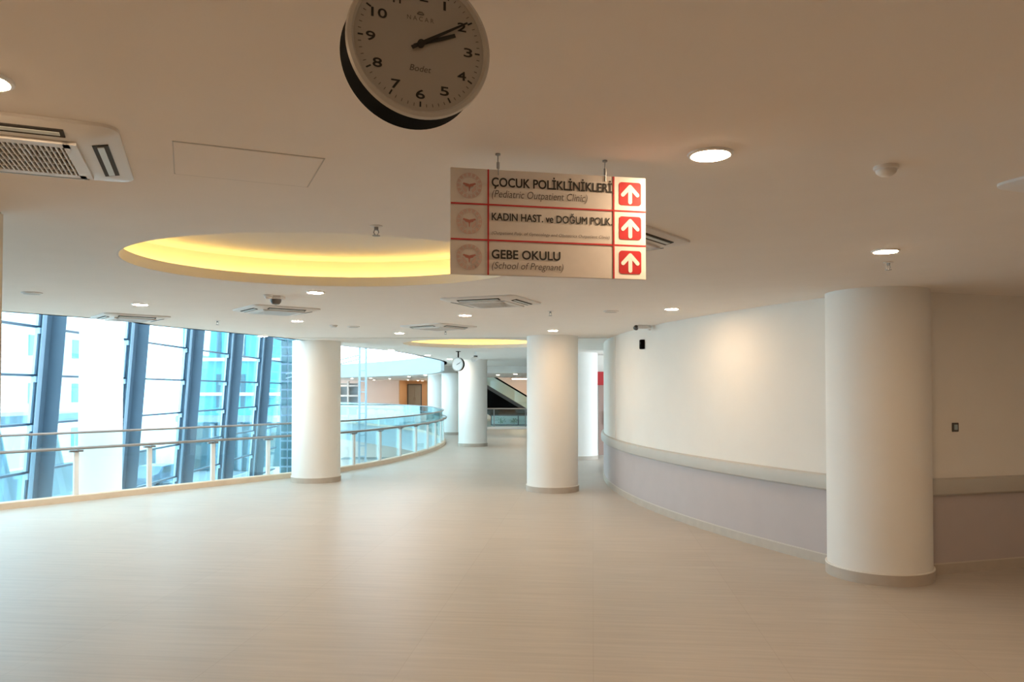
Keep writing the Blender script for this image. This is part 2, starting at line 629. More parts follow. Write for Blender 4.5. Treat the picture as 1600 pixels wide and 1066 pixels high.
# seam lines in the vinyl and at the movement joint of the curved wall
jx, jy = arc_pt(13.2)
tag(MB().box((jx - 0.003, jy, 1.78), (0.008, 0.035, 1.76), rz=math.asin((13.2 - 13.9) / WR) * -1).build('trim_3', M['trim_line']), 'vertical movement joint strip on the curved cream wall', 'joint strip', kind='structure')

tag(MB().box((8.6, 1.3, 1.34), (0.2, 14.8, 2.67)).build('wall_east', M['wall']), 'side wall at the near right end of the lobby', 'wall', kind='structure')
tag(MB().box((-2.3, -6.1, 1.34), (22.6, 0.2, 2.67)).build('wall_back', M['wall']), 'wall at the rear of the lobby', 'wall', kind='structure')
tag(MB().box((-2.755, -1.0, 1.34), (0.2, 10.0, 2.67)).build('wall_left', M['wall'], bevel=0.01), 'tan edge of the wall at the left end of the lobby', 'wall', kind='structure')
tag(MB().box((-13.7, -0.5, 1.0), (0.2, 11, 12)).build('wall_west', M['ext_white']), 'outer wall beside the glazed front', 'wall', kind='structure')
# far walls
tag(MB().box((5.6, 20.75, 1.34), (6.8, 0.2, 2.67)).build('wall_side', M['wall']), 'wall crossing behind the far column on the right', 'wall', kind='structure')
tag(MB().box((9.1, 33.5, 3.0), (0.2, 25.6, 7.8)).build('wall_far_right', M['wall']), 'right side wall of the far hall', 'wall', kind='structure')
tag(MB().box((2, 46.1, 3.5), (14, 0.2, 7)).build('wall_escalator', M['peach'], smooth=False), 'peach wall behind the escalator', 'wall', kind='structure')
tag(MB().box((2, 43.6, 7.05), (14.2, 5.4, 0.1)).build('ceiling_well', M['ceiling']), 'ceiling high over the escalator well', 'ceiling', kind='structure')
tag(MB().box((2, 40.95, 5.05), (14.2, 0.1, 4.0)).build('wall_well', M['wall']), 'upper wall over the ceiling edge at the escalator well', 'wall', kind='structure')
tag(MB().box((-5.0, 52.0, 3.5), (0.2, 12.0, 7.0)).build('wall_far_side', M['orange_wall']), 'return wall between the far hall and the escalator', 'wall', kind='structure')
tag(MB().box((-10.8, 54.1, 1.2), (5.7, 0.2, 2.398)).build('wall_far_left', M['peach']), 'pinkish peach wall across the atrium', 'wall', kind='structure')
tag(MB().box((-7.95, 56.1, 1.2), (0.1, 4.0, 2.398)).build('wall_far_return', M['orange_wall']), 'short return wall beside the far grey door', 'wall', kind='structure')
tag(MB().box((-6.5, 58.1, 1.2), (3.0, 0.2, 2.398)).build('wall_far', M['orange_wall']), 'ochre wall around the far grey door', 'wall', kind='structure')
d = thing('door_1', 'grey double door in the ochre wall across the atrium', 'door', (-7.35, 57.98, 0), kind='structure')
for s in (-1, 1):
    lf = MB().box((s * 0.24, 0, 1.05), (0.47, 0.05, 2.1)).build('door_leaf', M['door'], d, bevel=0.004)
    MB().box((s * 0.05, -0.05, 1.05), (0.03, 0.05, 0.2)).build('door_handle', M['steel'], lf)
fr = MB()
for s in (-1, 1): fr.box((s * 0.51, 0, 1.08), (0.06, 0.08, 2.16))
fr.box((0, 0, 2.14), (1.08, 0.08, 0.06)).build('door_frame', M['dark_steel_and_shade'], d)
# far side door and red sign in the slit right of the far column
M['mauve_door'] = mat('mauve_grey_door', (0.40, 0.27, 0.23), 0.5)
d = thing('door_2', 'dark grey door seen in the slit right of the far column', 'door', (2.85, 20.62, 0), kind='structure')
MB().box((0, 0, 1.02), (0.9, 0.05, 2.04)).build('door_leaf', M['mauve_door'], d, bevel=0.004)
fr = MB()
for s in (-1, 1): fr.box((s * 0.49, 0, 1.05), (0.08, 0.08, 2.1))
fr.box((0, 0, 2.12), (1.06, 0.08, 0.06)).build('door_frame', M['mauve_door'], d)
MB().box((-0.36, -0.06, 1.0), (0.03, 0.08, 0.35)).build('door_handle', M['steel'], d)
t = thing('red_sign', 'red sign panel on the wall in the slit right of the far column', 'sign', (2.72, 20.56, 2.05))
MB().box((0, 0, 0), (0.9, 0.03, 0.36)).build('sign_panel', M['red'], t, bevel=0.004)
MB().box((0, 0.03, 0), (0.7, 0.06, 0.2)).build('mount', M['white'], t)

# ---------------------------------------------------------------- round columns
def column(x, y, r, label, z0=0.0, z1=CEIL, skirt=True, name='round_column'):
    o = MB().lathe([(r, z0 + 0.0), (r, z1)], 72).build(name, M['column'], loc=(x, y, 0))
    tag(o, label, 'column', 'round columns', 'structure')
    if skirt:
        MB().lathe([(r + 0.004, 0.0), (r + 0.016, 0.0), (r + 0.016, 0.098), (r + 0.004, 0.098)], 72, closed=True).build('skirting', M['skirting'], o)
        MB().lathe([(r + 0.002, 0.098), (r + 0.018, 0.098), (r + 0.016, 0.108), (r + 0.002, 0.108)], 72, closed=True).build('trim_line', M['trim_line'], o)
    return o


column(3.475, 7.31, 0.455, 'large near round column standing against the right wall')
column(0.705, 13.40, 0.445, 'round white column standing free in the middle of the corridor')
column(-3.76, 14.78, 0.455, 'round white column beside the glass balustrade on the left')
column(-1.22, 23.95, 0.445, 'round column below the small hanging clock')
column(1.72, 19.5, 0.45, 'far round column half hidden behind the middle column')
column(-2.32, 30.2, 0.45, 'far pale blue round column behind the column with the clock', z1=CEIL_FAR)
column(-3.18, 33.2, 0.45, 'farthest pale blue round column at the bend of the atrium', z1=CEIL_FAR)
column(-9.2, 17.2, 0.44, 'tall washed out white column rising through the atrium by the windows', z0=-4.2, z1=9, skirt=False, name='atrium_column')

# ---------------------------------------------------------------- glass balustrade round the atrium
bal = thing('glass_balustrade', 'curved glass balustrade with steel handrail along the atrium edge', 'balustrade', (0, 0, 0))
mid = offset(edge_floor, 0.07)
MB().tube([(p[0], p[1], 1.075) for p in resample(mid, 0.5)], 0.019, 8).build('cap_rail', M['rail'], bal)
hr = offset(edge_floor, -0.02)
MB().tube([(p[0], p[1], 0.835) for p in resample(hr, 0.5)], 0.024, 8).build('handrail', M['rail'], bal)
fine = resample(mid, 0.02)
# put one post where the photo shows one (direction X/Y = -0.566)
i0 = min(range(len(fine)), key=lambda i: abs(fine[i][0] / fine[i][1] + 0.566) + (9 if fine[i][1] > 20 or fine[i][1] < 5 else 0))
STEP = 59
idx = [i for i in range(i0 % STEP, len(fine), STEP)]
for a, i in enumerate(idx):
    p = Vector(fine[i])
    q = Vector(fine[min(i + 1, len(fine) - 1)]) if i + 1 < len(fine) else Vector(fine[i - 1])
    dv = (Vector(fine[min(i + 2, len(fine) - 1)]) - Vector(fine[max(i - 2, 0)])).normalized()
    ang = math.atan2(dv.y, dv.x)
    post = MB().box((p.x, p.y, 0.43), (0.075, 0.05, 0.68), rz=ang).build('post', M['white'], bal, bevel=0.005)
    nv = Vector((-dv.y, dv.x))
    br = MB().box((p.x, p.y, 0.785), (0.20, 0.05, 0.03), rz=ang)
    h = p - nv * 0.09
    br.beam((p.x, p.y, 0.785), (h.x, h.y, 0.80), 0.03, 0.02)
    br.build('rail_bracket', M['rail'], post)
    if a + 1 < len(idx):
        e = Vector(fine[idx[a + 1]])
        dd = (e - p).normalized() * 0.012
        p1, e1 = p + dd + nv * 0.032, e - dd + nv * 0.032
        MB().beam((p1.x, p1.y, 0.585), (e1.x, e1.y, 0.585), 0.012, 0.96).build('glass_panel', M['glass'], bal)

# ---------------------------------------------------------------- glazed front on the left
Y0, XF, SP = 20.0, -12.14, 5.06
LEAN = 0.072
ZB, ZT = -4.2, 8.6


def fx(k, z):
    return XF - 0.24 * k + LEAN * (z - EYE)


for k in range(-3, 5):
    y = Y0 + SP * k
    t = thing('facade_column', 'blue grey steel column of the glazed front, %s' % {
        -3: 'well in front of the left picture edge', -2: 'second outside the left picture edge', -1: 'just outside the left picture edge',
        0: 'widest, left of the white atrium column', 1: 'just right of the white atrium column', 2: 'third from the left in view',
        3: 'fourth from the left in view', 4: 'last one before the left round column'}[k], 'steel column', (0, 0, 0), group='steel columns of the glazed front', kind='thing')
    w = 0.40
    MB().beam((fx(k, ZB), y, ZB), (fx(k, ZT), y, ZT), 0.05, 0.40).build('web', M['dark_steel_and_shade'], t)
    b = MB()
    for o, sg in ((0.19, 1), (-0.19, -1)):
        b2 = MB().beam((fx(k, ZB) + o, y, ZB), (fx(k, ZT) + o, y, ZT), w, 0.03)
        b2.build('flange', M['dark_steel_and_shade'], t)  # flanges darker than the cover plate: shadow put into the colour
    MB().beam((fx(k, ZB), y - w / 2 + 0.015, ZB), (fx(k, ZT), y - w / 2 + 0.015, ZT), 0.02, 0.37).build('cover_plate', M['blue_steel'], t)
    MB().beam((fx(k, ZB) - 0.31, y, ZB), (fx(k, ZT) - 0.31, y, ZT), 0.07, 0.20).build('glazing_mullion', M['frame_pale'], t)
    for z in (-2.9, -1.65, -0.4, 0.85, 2.12, 3.38, 4.65):
        MB().box((fx(k, z) - 0.24, y - 0.10, z - 0.10), (0.10, 0.10, 0.16)).build('bracket', M['frame_pale'], t, bevel=0.01)
for k in range(-3, 5):
    t = thing('window_%d' % (k + 4), 'tall glazed bay of the atrium front between two steel columns, number %d from the near end' % (k + 4), 'window', (0, 0, 0), kind='structure')
    ya, yb = Y0 + SP * k + 0.04, Y0 + SP * (k + 1) - 0.04
    for z in (-2.9, -1.65, -0.4, 0.85, 2.12, 3.38, 4.65, 5.9, 7.2):
        MB().beam((fx(k, z) - 0.31, ya, z), (fx(k + 1, z) - 0.31, yb, z), 0.10, 0.06).build('transom', M['dark_steel_and_shade'], t)
    vs = [(fx(k, ZB) - 0.35, ya, ZB), (fx(k + 1, ZB) - 0.35, yb, ZB), (fx(k + 1, ZT) - 0.35, yb, ZT), (fx(k, ZT) - 0.35, ya, ZT)]
    vs2 = [(v[0] - 0.02, v[1], v[2]) for v in vs]
    MB().add(vs + vs2, [(0, 1, 2, 3), (7, 6, 5, 4), (0, 4, 5, 1), (1, 5, 6, 2), (2, 6, 7, 3), (3, 7, 4, 0)]).build('pane', M['facade_glass'], t)

# end return of the front with rows of dark glass blocks
t = thing('end_pier', 'dark blue gridded pier closing the glazed front beside the left round column', 'pier', (-13.15, 45.1, 0))
MB().box((0, 0.1, 2.2), (0.9, 0.3, 12.8)).build('pier_body', M['blue_steel'], t)
bk = MB()
for r_ in range(24):
    for c_ in range(2):
        bk.box((-0.2 + 0.4 * c_, -0.07, -4.0 + 0.5 * r_), (0.32, 0.06, 0.40))
tag(bk.build('glass_blocks', M['dark_glass'], t, bevel=0.01))

tag(MB().box((-7.8, 22.0, 8.75), (12.6, 51.0, 0.2)).build('ceiling_sky_blocker', M['ceiling']), 'white roof added out of view over the atrium to cut skylight', 'ceiling', kind='structure')  # unseen roof added to keep skylight off the floor

# ---------------------------------------------------------------- downlights
LENS_R = 0.071


def lamp(label, x, y, z=CEIL):
    return dup(lamp0, (x, y, z), 0, label, 'round ceiling downlights')


lamp0 = thing('ceiling_downlight', 'round downlight left of the hanging clock at the picture edge', 'ceiling light', (-1.585, 2.27, CEIL), group='round ceiling downlights')
MB().lathe([(LENS_R, 0.0), (LENS_R, -0.006), (LENS_R + 0.006, -0.010), (LENS_R + 0.016, -0.007), (LENS_R + 0.018, 0.0)], 40).build('trim_ring', M['white'], lamp0)
MB().lathe([(0.0, -0.0115), (LENS_R - 0.001, -0.0115), (LENS_R - 0.001, -0.004), (0.0, -0.004)], 40).build('lens', M['lens'], lamp0)


def ceil_at(px, py, z=CEIL):
    d = (z - EYE) * FPX / (HOR - py)
    return ((px - 800) / FPX * d, d)


for px, py, label in (
        (1112, 238, 'largest round downlight in view, right of the hanging direction sign'),
        (1386, 391, 'round downlight in front of the large right column'),
        (1050, 482, 'round downlight near the curved wall, right of the sign bottom'),
        (864, 516, 'round downlight just above the middle column'),
        (727, 492, 'round downlight below the square air unit under the sign'),
        (624, 520, 'round downlight above the left end of the small far cove'),
        (464, 501, 'round downlight above the left round column'),
        (492, 456, 'round downlight at the far rim of the large cove'),
        (218, 475, 'round downlight below the left end of the large cove'),
        (410, 525, 'round downlight at the ceiling edge left of the round column'),
        (243, 511, 'round downlight at the ceiling edge above the second steel column'),
        (16, 492, 'round downlight at the ceiling edge by the left picture border'),
        (611, 547, 'round downlight at the atrium edge right of the left column'),
        (668, 555, 'round downlight left of the small far clock'),
        (703, 561, 'round downlight touching the small far clock'),
        (737, 567, 'round downlight right of the small clock over the column')):
    x, y = ceil_at(px, py)
    lamp(label, x, y)
for px, py, label in (
        (778, 586, 'left of two downlights in front of the escalator'),
        (805, 584.5, 'right of two downlights in front of the escalator'),
        (550, 591.3, 'first downlight from the left under the far gallery'),
        (579, 591, 'second downlight from the left under the far gallery'),
        (609, 592, 'third downlight from the left under the far gallery'),
        (638, 594, 'downlight above the corner left of the far grey door'),
        (639, 588.3, 'downlight under the bend of the far fascia'),
        (664.5, 586, 'downlight beside the farthest round column')):
    x, y = ceil_at(px, py, CEIL_FAR)
    lamp(label, x, y, CEIL_FAR)
for x, y, label in ((-11.5, 49.5, 'downlight added to brighten the far hall before the white framed partition'), (-9.3, 51.8, 'downlight added to brighten the pinkish peach wall across the atrium'),
                    (-6.6, 54.0, 'downlight added to brighten the far hall close to the grey door'), (-6.6, 56.5, 'downlight added to brighten the ochre wall right before the far grey door')):
    lamp(label, x, y, CEIL_FAR)  # extra lamps added to brighten the far hall
for x in (-1.5, 0.8, 3.0):
    lamp('unseen downlight added high over the escalator well', x, 44.4, 7.0)  # out of view, added to light the peach wall
# unseen lamps added to brighten the near lobby and the right wall
for x, y in ((-1.4, -1.0), (1.2, -1.2), (4.4, 1.6), (5.9, 4.6)):
    lamp('unseen round downlight added to brighten the near lobby', x, y)
t = thing('linear_lamp', 'short glowing linear lamp hung before the peach escalator wall', 'ceiling light', (0.42, 43.4, 2.36))
MB().box((0, 0, 0.03), (0.86, 0.12, 0.05)).build('housing', M['white'], t, bevel=0.008)
MB().box((0, 0, -0.005), (0.80, 0.10, 0.02)).build('lens', M['lens'], t)
wr = MB()
for s in (-1, 1): wr.tube([(s * 0.35, 0, 0.05), (s * 0.35, 0, 4.64)], 0.006, 6)
wr.build('suspension_wires', M['steel'], t)


# ---------------------------------------------------------------- ceiling cassette air units
def ac_unit(label, x, y, rz, size=0.83):
    t = thing('cassette_air_unit', label, 'air conditioner', (x, y, CEIL), rz, group='square air conditioning cassettes in the ceiling')
    k = size / 0.83
    p = MB()
    o0, o1, o2 = rrect(0.83, 0.83, 0.07), rrect(0.82, 0.82, 0.07), rrect(0.60, 0.60, 0.06)
    n = len(o0)
    vs = [(q[0] * k, q[1] * k, 0.0) for q in o0] + [(q[0] * k, q[1] * k, -0.012) for q in o0] + [(q[0] * k, q[1] * k, -0.016) for q in o1] + [(q[0] * k, q[1] * k, -0.036) for q in o2]
    fs = []
    for i in range(3):
        for j in range(n):
            l = (j + 1) % n
            fs.append((i * n + j, i * n + l, (i + 1) * n + l, (i + 1) * n + j))
    fs.append(tuple(3 * n + j for j in range(n)))
    fs.append(tuple(range(n - 1, -1, -1)))
    p.add(vs, fs).build('panel', M['white_plastic'], t)
    # return air grille with slats
    g = MB()
    a = 0.235 * k
    for s in (-1, 1):
        g.box((s * a, 0, -0.042), (0.05 * k, 2 * a + 0.05 * k, 0.014))
        g.box((0, s * a, -0.042), (2 * a, 0.05 * k, 0.014))
    for i in range(25):
        g.box((-a + 2 * a * (i + 1) / 26, 0, -0.044), (0.0065 * k, 2 * a, 0.009))
    for i in range(4):
        g.box((0, -a + 2 * a * (i + 1) / 5, -0.044), (2 * a, 0.005 * k, 0.009))
    gr = g.build('return_grille', M['white_plastic'], t)
    MB().box((0, 0, -0.037), (2 * a, 2 * a, 0.004)).build('filter', M['slot'], gr)
    for i in range(4):
        m = Matrix.Rotation(R(90 * i), 3, 'Z')
        tilt = m @ Matrix.Rotation(R(-10.3), 3, 'X')
        lv = MB().box(m @ Vector((0, -0.338 * k, -0.0300)), (0.46 * k, 0.058 * k, 0.006), mtx=tilt).build('air_outlet', M['slot'], t)
        MB().box(m @ Vector((0, -0.338 * k, -0.0335)), (0.43 * k, 0.024 * k, 0.004), mtx=tilt).build('flap', M['flap'], lv)
    return t


ac_unit('square air unit at the left picture edge, its grille clearly seen', -1.885, 2.885, R(22), 0.77)
ac_unit('square air unit in the ceiling just below the hanging sign', -0.21, 8.00, R(-22))
ac_unit('square air unit peeking out behind the right side of the hanging sign', 0.56, 4.73, R(52))
ac_unit('square air unit just before the small far cove', -1.07, 11.2, R(-38))
ac_unit('square air unit below the far rim of the large cove on the left', -2.72, 8.85, R(38), 0.78)
ac_unit('square air unit nearest the glazed front', -4.85, 9.75, R(40), 0.78)
ac_unit('square air unit cut by the right picture edge', 2.70, 3.22, R(20), 0.83)


# ---------------------------------------------------------------- small ceiling devices
def detector(label, x, y, r=0.042, h=0.038):
    t = thing('smoke_detector', label, 'smoke detector', (x, y, CEIL))
    MB().lathe([(r * 1.15, 0), (r * 1.15, -0.012), (r, -0.016)], 28).build('base', M['white_plastic'], t)
    MB().lathe([(r * 0.95, -0.014), (r * 0.95, -0.024), (r * 0.85, -0.030), (r * 0.6, -h), (0.0, -h - 0.002)], 28).build('head', M['white_plastic'], t)
    return t


def sprinkler(label, x, y):
    t = thing('sprinkler', label, 'sprinkler', (x, y, CEIL))
    MB().lathe([(0.035, 0), (0.035, -0.004), (0.014, -0.008)], 20).build('escutcheon', M['white_plastic'], t)
    b = MB().lathe([(0.012, -0.006), (0.012, -0.025)], 12)
    b.tube([(-0.010, 0, -0.024), (-0.014, 0, -0.038), (-0.005, 0, -0.055)], 0.003, 6)
    b.tube([(0.010, 0, -0.024), (0.014, 0, -0.038), (0.005, 0, -0.055)], 0.003, 6)
    b.build('body', M['steel'], t)
    MB().lathe([(0.022, -0.055), (0.022, -0.058), (0.004, -0.060)], 16).build('deflector', M['steel'], t)
    return t


def flat_disc(name, cat, label, x, y, r):
    t = thing(name, label, cat, (x, y, CEIL))
    MB().lathe([(r, 0), (r, -0.008), (r - 0.012, -0.014)], 32).build('rim', M['white_plastic'], t)
    MB().lathe([(r - 0.014, -0.010), (r - 0.02, -0.016), (0.0, -0.018)], 32).build('grille', M['bezel'], t)


x, y = ceil_at(1388, 258); detector('smoke detector right of the largest downlight', x, y)
x, y = ceil_at(427, 463); 
t = thing('dome_camera', 'small dome camera on a plate beyond the large cove', 'security camera', (x + 0.02, y, CEIL))
MB().box((0, 0, -0.015), (0.15, 0.15, 0.03)).build('base', M['white_plastic'], t, bevel=0.006)
MB().lathe([(0.055, -0.03), (0.052, -0.055), (0.035, -0.078), (0.0, -0.085)], 24).build('dome', M['switch'], t)
x, y = ceil_at(418, 460.5); detector('small round detector beside the dome camera', x, y, 0.04, 0.04)
for px, py, lb in ((587, 352, 'sprinkler below the middle of the large cove ring'), (1390, 409, 'sprinkler below the downlight before the right column'),
                   (860, 486, 'sprinkler between the sign and the middle column'), (339, 501, 'sprinkler near the ceiling edge before the glazed front'),
                   (696, 517, 'sprinkler just before the small far cove')):
    x, y = ceil_at(px, py)
    sprinkler(lb, x, y)
for px, py, lb in ((48, 457, 'flat round speaker by the left picture edge'), (955, 486, 'flat round speaker left of the downlight near the wall'),
                   (552, 510, 'flat round speaker left of the small far cove')):
    x, y = ceil_at(px, py)
    flat_disc('ceiling_speaker', 'speaker', lb, x, y, 0.09)
x, y = ceil_at(521, 508); detector('tiny detector above the left round column', x, y, 0.05)
# hanging camera near the far clock
x, y = ceil_at(743, 550)
t = thing('hanging_camera', 'small white camera hanging right of the far clock', 'security camera', (x, y, CEIL))
MB().lathe([(0.035, 0), (0.035, -0.01), (0.014, -0.012), (0.014, -0.10)], 16).build('stem', M['white'], t)
MB().lathe([(0.05, -0.09), (0.05, -0.13)], 16).build('collar', M['switch'], t)
b = MB(); b.tube([(0.02, 0.05, -0.15), (-0.06, -0.10, -0.20)], 0.06, 14); b.build('housing', M['white'], t)

t = thing('access_hatch', 'square access hatch in the ceiling right of the left air unit', 'access hatch', (-1.10, 3.17, CEIL), R(23))
MB().box((0, 0, -0.0015), (0.55, 0.46, 0.003)).build('hatch_door', M['ceiling'], t)
fr = MB()
for s in (-1, 1):
    fr.box((s * 0.279, 0, -0.0012), (0.004, 0.47, 0.0024))
    fr.box((0, s * 0.234, -0.0012), (0.56, 0.004, 0.0024))
fr.build('frame', M['bezel'], t)

# emergency twin lamp and wall sensor at the curved wall
t = thing('emergency_lamp', 'twin head emergency lamp at the top of the curved wall', 'emergency light', (1.88, 11.05, CEIL), R(8))
MB().box((0, 0, -0.025), (0.16, 0.10, 0.05)).build('housing', M['white_plastic'], t, bevel=0.006)
for s in (-1, 1):
    hd = MB().lathe([(0.025, 0.0), (0.036, -0.03), (0.036, -0.045), (0.0, -0.047)], 18, c=(s * 0.10, -0.03, -0.02), mtx=Matrix.Rotation(R(55), 3, 'X') ).build('lamp_head', M['white_plastic'] if s > 0 else M['switch'], t)
wx, wy = arc_pt(11.45)
ang = math.atan2(WC[1] - wy, WC[0] - wx)
t = thing('wall_sensor', 'small black box sensor high on the curved wall', 'sensor', (wx, wy, 2.425), ang)
MB().box((-0.03, 0, 0), (0.06, 0.085, 0.14)).build('housing', M['black'], t, bevel=0.006)
MB().lathe([(0.022, 0.0), (0.018, 0.008), (0.0, 0.010)], 16, c=(-0.06, 0, 0.02), mtx=Matrix.Rotation(R(-90), 3, 'Y')).build('eye', M['slot'], t)

u = (Vector(wall2_path[0]) - Vector(wall2_path[-1])).normalized()
pw = Vector(wall2_path[-1])
s_ = 0.62
for _ in range(40):
    q = pw + u * s_
    s_ += ((1491 - 800) / FPX - q.x / q.y) * 6
q = pw + u * s_
t = thing('wall_switch', 'small dark grey switch on the shaded wall right of the big column', 'switch', (q.x, q.y, 1.39), math.atan2(u.y, u.x))
MB().box((0, -0.006, 0), (0.075, 0.012, 0.085)).build('plate', M['switch'], t, bevel=0.003)
MB().box((0, -0.013, 0), (0.04, 0.010, 0.05)).build('rocker', M['door'], t, bevel=0.003)


# ---------------------------------------------------------------- hanging clocks
def clock(label, x, y, zc, rz, rad, detail=True, dial='dial'):
    t = thing('hanging_clock', label, 'clock', (x, y, zc), rz)
    FRONT = Matrix.Rotation(R(90), 3, 'X')       # lathe axis z -> -y
    D = 0.085
    MB().lathe([(0.0, -D / 2), (rad * 0.93, -D / 2), (rad * 0.985, -D / 2 + 0.004), (rad * 0.985, D / 2 - 0.012), (0.0, D / 2 - 0.012)], 80, mtx=FRONT).build('body', M['black'], t)
    MB().lathe([(rad * 0.90, D / 2 - 0.006), (rad * 0.90, D / 2 - 0.002), (rad * 0.935, D / 2 + 0.004), (rad * 0.985, D / 2), (rad, D / 2 - 0.010), (rad * 0.985, D / 2 - 0.014)], 80, mtx=FRONT).build('bezel', M['bezel'], t)
    MB().lathe([(0.0, D / 2 - 0.004), (rad * 0.91, D / 2 - 0.004), (rad * 0.91, D / 2 - 0.012), (0, D / 2 - 0.012)], 80, mtx=FRONT).build('dial', M[dial], t)
    yf = -(D / 2 - 0.004)
    tm = MB()
    for k in range(60):
        a = R(6 * k)
        big = k % 5 == 0
        r0, r1 = rad * (0.775 if big else 0.805), rad * 0.845
        w = rad * (0.020 if big else 0.008)
        m = Matrix.Rotation(a, 3, 'Y')
        tm.box(m @ Vector((0, yf - 0.0006, (r0 + r1) / 2)), (w, 0.0008, r1 - r0), mtx=m, mi=1 if big else 0)
    tm.build('dial_markings', [M['grey_ink'], M['ink']], t)
    if detail:
        cap = rad * 0.120
        for h in range(1, 13):
            a = R(30 * h)
            rr = rad * 0.675
            s = str(h)
            wd = rad * (0.120 if len(s) == 1 else 0.205)
            if s == '1': wd = rad * 0.03
            if s == '11': wd = rad * 0.10
            if len(s) == 2: rr = rad * 0.65
            cx, cz = rr * math.sin(a), rr * math.cos(a)
            o = text_part('numeral', s, M['ink'], t, 0, wd, cz - cap / 2, cap, yf - 0.0008, bold=0.020)
            for v in o.data.vertices: v.co.x += cx - wd / 2
        o = text_part('lettering', 'N A C A R', M['grey_ink'], t, -rad * 0.185, rad * 0.185, rad * 0.315, rad * 0.06, yf - 0.0008)
        em = MB()
        em.box((0, yf - 0.001, rad * 0.405), (rad * 0.085, 0.0008, rad * 0.010))
        em.box((0, yf - 0.001, rad * 0.435), (rad * 0.050, 0.0008, rad * 0.010))
        for s in (-1, 1):
            em.box((s * rad * 0.036, yf - 0.001, rad * 0.42), (rad * 0.035, 0.0008, rad * 0.009), mtx=Matrix.Rotation(R(50 * s), 3, 'Y'))
        em.build('emblem', M['grey_ink'], t)
        text_part('lettering', 'Bodet', M['grey_ink'], t, -rad * 0.15, rad * 0.15, -rad * 0.37, rad * 0.085, yf - 0.0008, shear=0.25)

    def hand(name, ang, ln, tail, w0, w1, yy):
        m = Matrix.Rotation(R(ang), 3, 'Y')
        pts = [(-w0 / 2, -tail), (w0 / 2, -tail), (w0 / 2, 0), (w1 / 2, ln), (-w1 / 2, ln), (-w0 / 2, 0)]
        vs = [m @ Vector((p[0], yy, p[1])) for p in pts] + [m @ Vector((p[0], yy - 0.0015, p[1])) for p in pts]
        n = len(pts)
        MB().add(vs, [tuple(range(n)), tuple(range(2 * n - 1, n - 1, -1))] + [(i, (i + 1) % n, (i + 1) % n + n, i + n) for i in range(n)]).build(name, M['ink'], t)
    hand('hour_hand', 68, rad * 0.52, rad * 0.10, rad * 0.045, rad * 0.05, yf - 0.003)
    hand('minute_hand', 59, rad * 0.76, rad * 0.15, rad * 0.05, rad * 0.022, yf - 0.006)
    MB().lathe([(rad * 0.05, 0.0), (rad * 0.05, 0.009), (0, 0.010)], 20, c=(0, yf, 0), mtx=FRONT).build('hub', M['ink'], t)
    st = MB().lathe([(0.016, rad * 0.97), (0.016, CEIL - zc - 0.012)], 16)
    st.build('stem', M['black'], t)
    MB().lathe([(0.055, CEIL - zc - 0.014), (0.06, CEIL - zc)], 24).build('ceiling_rose', M['black'], t)
    return t


clock('large round hanging clock at the top showing ten past two', -0.197, 1.55, 2.437, R(22.5), 0.148)
x, y = ceil_at(716, 549)
clock('small far round clock hanging above the far column', x, y, 2.36, R(-30), 0.165, detail=False, dial='white')  # whiter dial than the near clock, daylight put into the colour

# ---------------------------------------------------------------- hanging direction sign
SW, SH = 0.80, 0.416
pL = Vector((-0.242, 2.965))
pR = Vector((0.547, 3.125))
c = (pL + pR) / 2
sz_ = 2.405
sg = thing('direction_sign', 'hanging silver direction sign with red lines and white arrows', 'sign', (c.x, c.y, sz_), math.atan2(pR.y - pL.y, pR.x - pL.x))
MB().box((0, 0, 0), (SW, 0.012, SH)).build('plate', M['sign'], sg, bevel=0.0015)
yf = -0.0066
X = lambda f: (f - 0.5) * SW
Z = lambda f: (0.5 - f) * SH
MB().box(((X(0.83) + X(1.0)) / 2, yf, 0), (X(1.0) - X(0.83) - 0.002, 0.001, SH - 0.003)).build('arrow_field', M['sign_white'], sg)
ln = MB()
for f in (0.335, 0.67): ln.box((0, yf - 0.0009, Z(f)), (SW - 0.002, 0.001, 0.0062))
for f in (0.185, 0.828): ln.box((X(f), yf - 0.0012, 0), (0.0062, 0.001, SH - 0.002))
ln.build('red_lines', M['red'], sg)
XZ = Matrix.Rotation(R(90), 3, 'X')          # (x, y, z) -> (x, -z, y)
